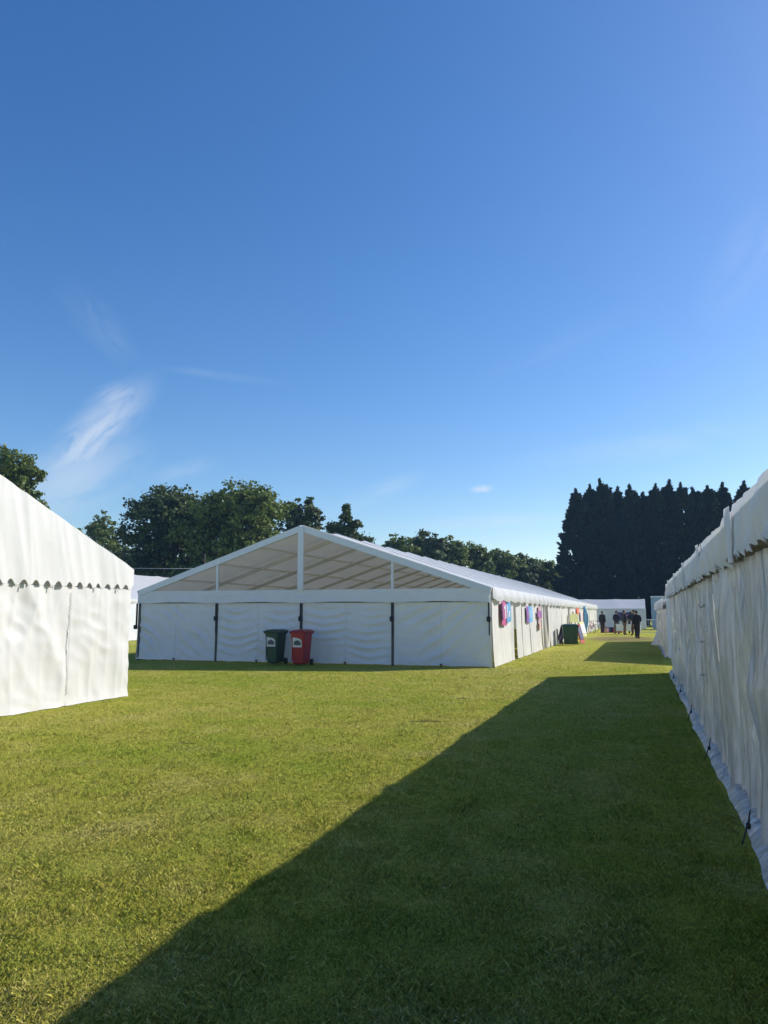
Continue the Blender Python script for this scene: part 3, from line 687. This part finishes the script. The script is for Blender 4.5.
# ------------------------------------------------------------------ people
def person(label, x, y, rz, h=1.75, jacket=(.012,.014,.022), legs=(.03,.03,.04), armL='down', armR='down', stride=.06, lean=0., hair=(.02,.014,.01), long_hair=False, holds=None):
    t = thing('person', label, 'person', (x,y,0), rz, 'people standing at the lane end')
    k = h/1.75; me = bpy.data.meshes.new('skeleton'); V = []; Rd = []; Ed = []
    def v(p, r, par=None):
        V.append((p[0]*k, (p[1]-lean*max(0, p[2]-.9))*k, p[2]*k)); g_ = 1.3 if p[2] < 1.5 and par is not None or par is None else 1.24; Rd.append((r*k*g_, r*k*g_) if not isinstance(r, tuple) else (r[0]*k*g_, r[1]*k*g_))
        if par is not None: Ed.append((par, len(V)-1))
        return len(V)-1
    pel = v((0,0,.95),(.155,.115)); wa = v((0,0,1.12),(.14,.10),pel); ch = v((0,.01,1.33),(.17,.115),wa); sh = v((0,.015,1.46),(.10,.08),ch)
    nk = v((0,0,1.53),.052,sh); hd0 = v((0,-.012,1.60),(.072,.085),nk); hd1 = v((0,-.015,1.68),(.078,.095),hd0); v((0,-.01,1.745),(.045,.055),hd1)
    hands = []
    for s, arm in ((-1,armL),(1,armR)):
        a = v((s*.20,.01,1.41),.068,ch)
        if arm == 'down': pts = [((s*.235,.03,1.16),.046),((s*.245,-.02,.93),.034),((s*.245,-.04,.86),.03)]
        elif arm == 'fwd': pts = [((s*.23,-.02,1.17),.046),((s*.17,-.24,1.10),.034),((s*.13,-.31,1.10),.03)]
        else: pts = [((s*.26,.02,1.18),.046),((s*.15,-.16,1.05),.034),((s*.11,-.20,1.03),.03)]
        for p, r in pts: a = v(p, r, a)
        hands.append((V[a], V[a-1]))
        hp = v((s*.095,0,.86),.095,pel); kn = v((s*.105,-.02-stride*s,.49),.072,hp); an = v((s*.11,.03-stride*s*1.6,.09),.052,kn); v((s*.12,-.11-stride*s*1.6,.045),.040,an)
    me.from_pydata(V, Ed, []); o = bpy.data.objects.new('skeleton', me); C.objects.link(o)
    o.modifiers.new('skin', 'SKIN'); sb = o.modifiers.new('sub', 'SUBSURF'); sb.levels = 2; sb.render_levels = 2
    for i, r in enumerate(Rd): me.skin_vertices[0].data[i].radius = r
    me.skin_vertices[0].data[0].use_root = True
    dg = bpy.context.evaluated_depsgraph_get(); em = bpy.data.meshes.new_from_object(o.evaluated_get(dg)); bpy.data.objects.remove(o)
    mb = MB(); mb.add([tuple(q.co) for q in em.vertices], [tuple(p.vertices) for p in em.polygons], 0, True)
    for i, f in enumerate(mb.f):
        c = Vector((0,0,0))
        for j in f: c += Vector(mb.v[j])
        c /= len(f); z = c.z/k
        near_hand = any((Vector(hv)-c).length < .05*k for hv, _ in hands)
        mb.mi[i] = 2 if (z > 1.525 or near_hand) else (0 if z > .88 else (1 if z > .10 else 3))
    for hv, wv in hands:     # palm extension with four fingers and a thumb
        hv = Vector(hv); d = (hv-Vector(wv)).normalized(); side = d.cross(Vector((1,0,0))).normalized()
        for q in range(5):
            off = side*((q-1.5)*.018*k); ln = (.075,.085,.08,.062,.055)[q]*k
            if q == 4: mb.tube([hv-d*.01+side*-.03*k, hv+d*.02-side*.055*k, hv+d*.045*k-side*.055*k], [.011*k,.010*k,.007*k], 6, 2)
            else: mb.tube([hv+off, hv+off+d*ln*.55, hv+off+d*ln+Vector((0,-.015*k,0))], [.010*k,.009*k,.007*k], 6, 2)
    # face: nose, eyes, ears
    f0 = Vector((0, -.02-lean*.75, 1.655))*k
    mb.tube([f0+Vector((0,-.085,.02))*k, f0+Vector((0,-.115,-.02))*k], [.008*k,.014*k], 6, 2)
    for s in (-1,1):
        mb.lathe(f0+Vector((s*.032,-.086,.025))*k, [(.002,-.008*k),(.011*k,0),(.002,.008*k)], 6, 3); mb.lathe(f0+Vector((s*.083,.012,0))*k, [(.006,-.03*k),(.016*k,0),(.008,.03*k)], 6, 2)
    nm = label[:24]
    b = mb.build('body', [mat('jacket '+nm, jacket, .8, var=.3, vscale=6), mat('trousers '+nm, legs, .8, var=.3, vscale=6), mat('skin '+nm, (.42,.26,.19), .55), M['rubber']], t)
    hm = MB(); prof = []
    hc = Vector((0, .012-lean*.78, 1.675))*k
    def hf(u, vv):
        th = 2*math.pi*u; ph = vv*math.pi*.74; face = max(0, math.cos(th+math.pi/2))
        if face > .55: ph *= .52
        r = .103*k; dz = r*1.08*math.cos(ph); 
        if long_hair and face < .3 and vv > .8: dz -= (vv-.8)*1.0*k
        return (hc.x + r*.92*math.sin(ph)*math.cos(th), hc.y + r*1.05*math.sin(ph)*math.sin(th), hc.z + dz)
    hm.grid(20, 10, hf); hm.build('hair', mat('hair '+nm, hair, .6), t)
    return t
P_ = person
P_('person in black hoodie and dark trousers standing alone beside the long marquee end', -2.98, 65.0, R(160), 1.74, (.010,.011,.015), (.035,.02,.028))
P_('person in bulky navy jacket and light grey trousers, left of the group', -1.80, 62.2, R(205), 1.76, (.010,.013,.025), (.16,.14,.13), 'bent','bent')
P_('person in dark top and tan trousers at the middle of the group', -1.18, 59.8, R(115), 1.78, (.018,.018,.024), (.16,.10,.075), 'down','fwd')
P_('person in dark navy coat with arms forward behind the white table', -.78, 63.2, R(200), 1.70, (.012,.015,.035), (.02,.02,.03), 'fwd','fwd', long_hair=True)
P_('person in black jacket nearest the camera, right of the group', -.27, 51.6, R(165), 1.74, (.009,.010,.014), (.018,.016,.018), 'bent','down', .10)
P_('person in charcoal top and dark red trousers half hidden at the right of the group', -.52, 58.5, R(250), 1.80, (.015,.015,.020), (.10,.03,.03), 'down','bent')

# ------------------------------------------------------------------ trees
def leaf_quads(pts, nrm, size, flat=.5):
    n = len(pts); nr = nrm + rng.normal(0, .75, (n,3)); nr /= np.linalg.norm(nr, axis=1)[:,None]+1e-9
    a = np.cross(nr, rng.normal(0,1,(n,3))); a /= np.linalg.norm(a, axis=1)[:,None]+1e-9; b = np.cross(nr, a)
    s = (size*(.6+.8*rng.random(n)))[:,None] if np.ndim(size) == 0 else (size*(.6+.8*rng.random(n)))[:,None]
    a = a*s*.5; b = b*s*flat
    return np.stack([pts-a, pts+b*.8, pts+a, pts-b*.8], 1).reshape(-1,3)
def broadleaf(label, loc, h, rad, seed, leaf, lobes=None, n=17000, base=.16, group=None, gappy=.0, name='broadleaf_tree', size=.30, low=.3):
    global rng
    rng = np.random.default_rng(seed); rd = random.Random(seed)
    t = thing(name, label, 'tree', loc, rd.random()*0, group)
    Ls = []
    if lobes: Ls = lobes
    else:
        k = 15
        for i in range(k):
            f = (i+.5)/k; z = h*(low+(.86-low)*f); prof = math.sin(math.pi*(.24+.62*f))**.6
            a = i*2.4+rd.random(); rr = rad*prof*(.40+.32*rd.random()); s = rad*(.36+.20*rd.random())*(1-.15*f)
            Ls.append((rr*math.cos(a), rr*math.sin(a), z, s, s*.78))
        Ls.append((0,0,h*.85,rad*.48,h*.13)); Ls.append((rad*.3,-rad*.2,h*.8,rad*.42,h*.12)); Ls.append((-rad*.3,rad*.1,h*.8,rad*.42,h*.12)); Ls.append((0,0,h*.55,rad*.55,h*.22))
    P, Nn = [], []
    per = n//len(Ls)
    for (lx, ly, lz, sr, sz) in Ls:
        nc = max(10, int(per/34)); d = rng.normal(0,1,(nc,3)); d[:,2] = d[:,2]*.8+.22; d /= np.linalg.norm(d,axis=1)[:,None]
        rr = (.55+.55*rng.random(nc))[:,None]; cc = np.array([lx,ly,lz]) + d*rr*np.array([sr,sr,sz])
        idx = rng.integers(0,nc,per); sp = rng.normal(0,1,(per,3))*np.array([.17,.17,.10])*sr*(.8+gappy)
        p = cc[idx]+sp; P.append(p); q = d[idx]*.8+np.array([0,0,.55]); Nn.append(q)
    P = np.concatenate(P); Nn = np.concatenate(Nn); ok = P[:,2] > .4
    raw_mesh('crown', leaf_quads(P[ok], Nn[ok], size), 4, M[leaf], t)
    tr = MB(); r0 = max(.16, h*.026)
    tr.tube([(0,0,-.1),(.05,0,h*.12),(.12,.05,h*.3),(0,.1,h*.6),(0,0,h*.84)], [r0*1.35,r0,r0*.85,r0*.5,.04], 9)
    for (lx, ly, lz, sr, sz) in Ls:
        z0 = h*(.18+.3*rd.random()); z0 = min(z0, lz*.8)
        tr.tube([(.08,.04,z0),(lx*.4,ly*.4,(z0*.6+lz*.4)),(lx*.95,ly*.95,lz)], [r0*.42,r0*.3,.03], 6)
    tr.build('trunk', M['bark'], t)
    return t
def at(u, d):     # ground point along the photograph's column u at forward distance d (trees stand at their own distances)
    q = pdir(u, HZ); return (q.x/q.y*d, d, 0)
def hgt(v, u, d):
    q = pdir(u, v); return CH + q.z/q.y*d
def tree_at(u, vtop, d, radpx, label, seed, leaf, **kw):
    q = at(u, d); fd = math.hypot(q[0], d)*math.cos(math.atan((u-384)/776)); return broadleaf(label, q, hgt(vtop, u, d), radpx*fd/776, seed, leaf, **kw)
TG = 'broadleaf trees behind the marquees'
tree_at(165, 481, 62, 52, 'large dark dense tree at the left of the big clump behind the long marquee', 11, 'leaf_c', n=30000, group=TG, gappy=.08, size=.30, low=.2)
tree_at(236, 480, 60, 62, 'largest round green tree behind the left half of the marquee gable', 12, 'leaf_a', n=34000, group=TG, size=.30, low=.2)
tree_at(299, 490, 70, 31, 'tree rising just left of the gable peak, right of the big round tree', 13, 'leaf_c', n=14000, group=TG, size=.28)
hR = hgt(504, 341, 66)
tree_at(341, 504, 66, 18, 'thin ragged-topped tree just right of the gable peak', 14, 'leaf_c', n=11000, group=TG, gappy=1.0, size=.24,
    lobes=[(.45,0,hR*.955,.30,.45),(.35,0,hR*.88,.45,.5),(-.55,0,hR*.80,.75,.5),(1.3,0,hR*.83,.45,.3),(.5,.2,hR*.77,.7,.6),(-1.1,0,hR*.70,.8,.55),(1.9,0,hR*.70,.75,.4),(.2,-.2,hR*.66,1.2,.7),(2.5,0,hR*.62,.6,.35),(0,0,hR*.48,1.8,1.3),(-1.2,0,hR*.55,1.,.8)])
tree_at(99, 511, 82, 27, 'paler tree seen between the left marquee roof and the big clump', 15, 'leaf_b', n=12000, group=TG, size=.32)
tree_at(68, 524, 95, 22, 'small tree peeping over the left marquee roof', 25, 'leaf_b', n=8000, group=TG, size=.32)
tree_at(2, 440, 48, 46, 'tall tree at the left edge of the photo above the left marquee', 16, 'leaf_a', n=26000, group=TG, size=.26)
tree_at(130, 545, 75, 30, 'low tree filling the gap left of the dark tree', 17, 'leaf_c', n=9000, group=TG, size=.35, low=.12)
tree_at(200, 552, 74, 45, 'low undergrowth tree beneath the big clump', 18, 'leaf_c', n=12000, group=TG, size=.35, low=.12)
far = [(400,531,92,25,'leaf_a'),(428,529,96,28,'leaf_c'),(452,535,99,26,'leaf_b'),(476,541,103,26,'leaf_a'),(499,547,107,28,'leaf_b'),(521,552,110,25,'leaf_c'),(541,557,114,26,'leaf_a'),(560,566,118,24,'leaf_c'),(580,572,122,24,'leaf_a')]
ords = ['first','second','third','fourth','fifth','sixth','seventh','eighth','ninth']
for i, (u, v_, d, rp, lf) in enumerate(far):
    tree_at(u, v_, d, rp, '%s tree from the left in the receding tree line above the marquee roof' % ords[i], 30+i, lf, n=16000, group='tree line beyond the long marquee', size=.36, low=.18)
# conifer row
def conifer(label, loc, h, rad, seed, n=20000):
    rg = np.random.default_rng(seed); t = thing('conifer_tree', label, 'tree', loc, 0, 'tall dark conifers behind the far marquee')
    nbz = 420; zz = (rg.random(nbz)**.85)*.97; P = []; A_ = []
    per = n//nbz
    for f in zz:
        z = h*(.03+.95*f); prof = (1-f**2.1)**.75*(1 if f > .12 else .75+f*2); rr = min(rad*prof, (1.01-f)*h*.29)*(.72+.38*rg.random()) + .05
        a = rg.random()*2*math.pi; out = np.array([math.cos(a), math.sin(a), .55+.5*f]); ln = min(1.5, .25+rr*.6)
        base = np.array([math.cos(a)*rr*.62, math.sin(a)*rr*.62, z]); s = rg.random(per)**.8
        p = base + out*(s*ln)[:,None]*.62 + rg.normal(0,1,(per,3))*np.array([.16,.16,.12])*(1.15-s)[:,None]*1.2
        P.append(p); A_.append(np.repeat(out[None,:], per, 0))
    nt_ = 4                                   # leaning spiky leaders
    for j in range(nt_):
        a = rg.random()*6.28; b0 = np.array([math.cos(a)*rad*.34*(j > 0), math.sin(a)*rad*.34*(j > 0), h*(.90 if j == 0 else .80+.06*rg.random())]); ln = h*(.105 if j == 0 else .08)
        lean = np.array([rg.normal(0,.12), rg.normal(0,.12), 1]); k = 230; s = rg.random(k)
        p = b0 + lean*(s*ln)[:,None] + rg.normal(0,1,(k,3))*(np.array([.30,.30,.12])*(1.0-s)[:,None]); P.append(p); A_.append(np.repeat(np.array([[.4*math.cos(a),.4*math.sin(a),.9]]), k, 0) + rg.normal(0,.5,(k,3)))
    P = np.concatenate(P); A_ = np.concatenate(A_) + rg.normal(0,.35,(len(P),3)); n_ = len(P)
    A_ /= np.linalg.norm(A_,axis=1)[:,None]; B_ = np.cross(A_, rg.normal(0,1,(n_,3))); B_ /= np.linalg.norm(B_,axis=1)[:,None]
    L_ = (.22+.22*rg.random(n_))[:,None]; Wd = (.09+.08*rg.random(n_))[:,None]
    v_ = np.stack([P-A_*L_*.6, P+B_*Wd, P+A_*L_, P-B_*Wd], 1).reshape(-1,3)
    raw_mesh('crown', v_, 4, M['conifer'], t)
    m = MB(); m.tube([(0,0,-.1),(0,0,h*.4),(0,0,h*.92)], [.28,.18,.03], 8); m.build('trunk', M['bark'], t)
    return t
CD = 108.
con = [(580,490,30),(594,486,25),(607,480,24),(622,488,22),(636,485,22),(648,493,20),(660,485,22),(673,481,22),(688,484,22),(702,488,22),(715,486,22),(729,484,22),(751,482,24),(772,486,24),(800,488,26)]
w_ord = ords + ['tenth','eleventh','twelfth','thirteenth','fourteenth','fifteenth']
for i, (u, v_, rp) in enumerate(con):
    d = CD + (1.2 if i % 2 else -.8)
    conifer('tall dark conifer, %s from the left in the row behind the far marquee' % w_ord[i], at(u, d), hgt(v_, u, d), rp*d/735*(1.15 if i == 0 else 1), 70+i, 32000 if i < 2 else 20000)
# overhead line behind the long marquee
U = thing('utility_pole', 'thin pole carrying an overhead wire in front of the left trees', 'pole', at(203, 52))
hU = hgt(554, 203, 52)
m = MB(); m.tube([(0,0,-.2),(0,0,hU)], [.10,.07], 8); m.build('pole', M['bark'], U)
m = MB(); m.tube([(-12+24*k/16, 0, hU-.75-.35*math.sin(math.pi*k/16)) for k in range(17)], .016, 5); m.build('wire', M['rafter'], U)

# summer air: far trees fade slightly to blue
hm_ = bpy.data.materials.new('haze'); hm_.use_nodes = True; hn = hm_.node_tree; hn.nodes.remove(hn.nodes['Principled BSDF'])
pv = hn.nodes.new('ShaderNodeVolumePrincipled'); pv.inputs['Color'].default_value = (.38,.64,1,1); pv.inputs['Density'].default_value = .00045
hn.links.new(pv.outputs[0], hn.nodes['Material Output'].inputs['Volume'])
hb = MB(); hb.box((-20, 60, 14.), (240, 180, 30.)); tag(hb.build('haze', hm_), kind='stuff')
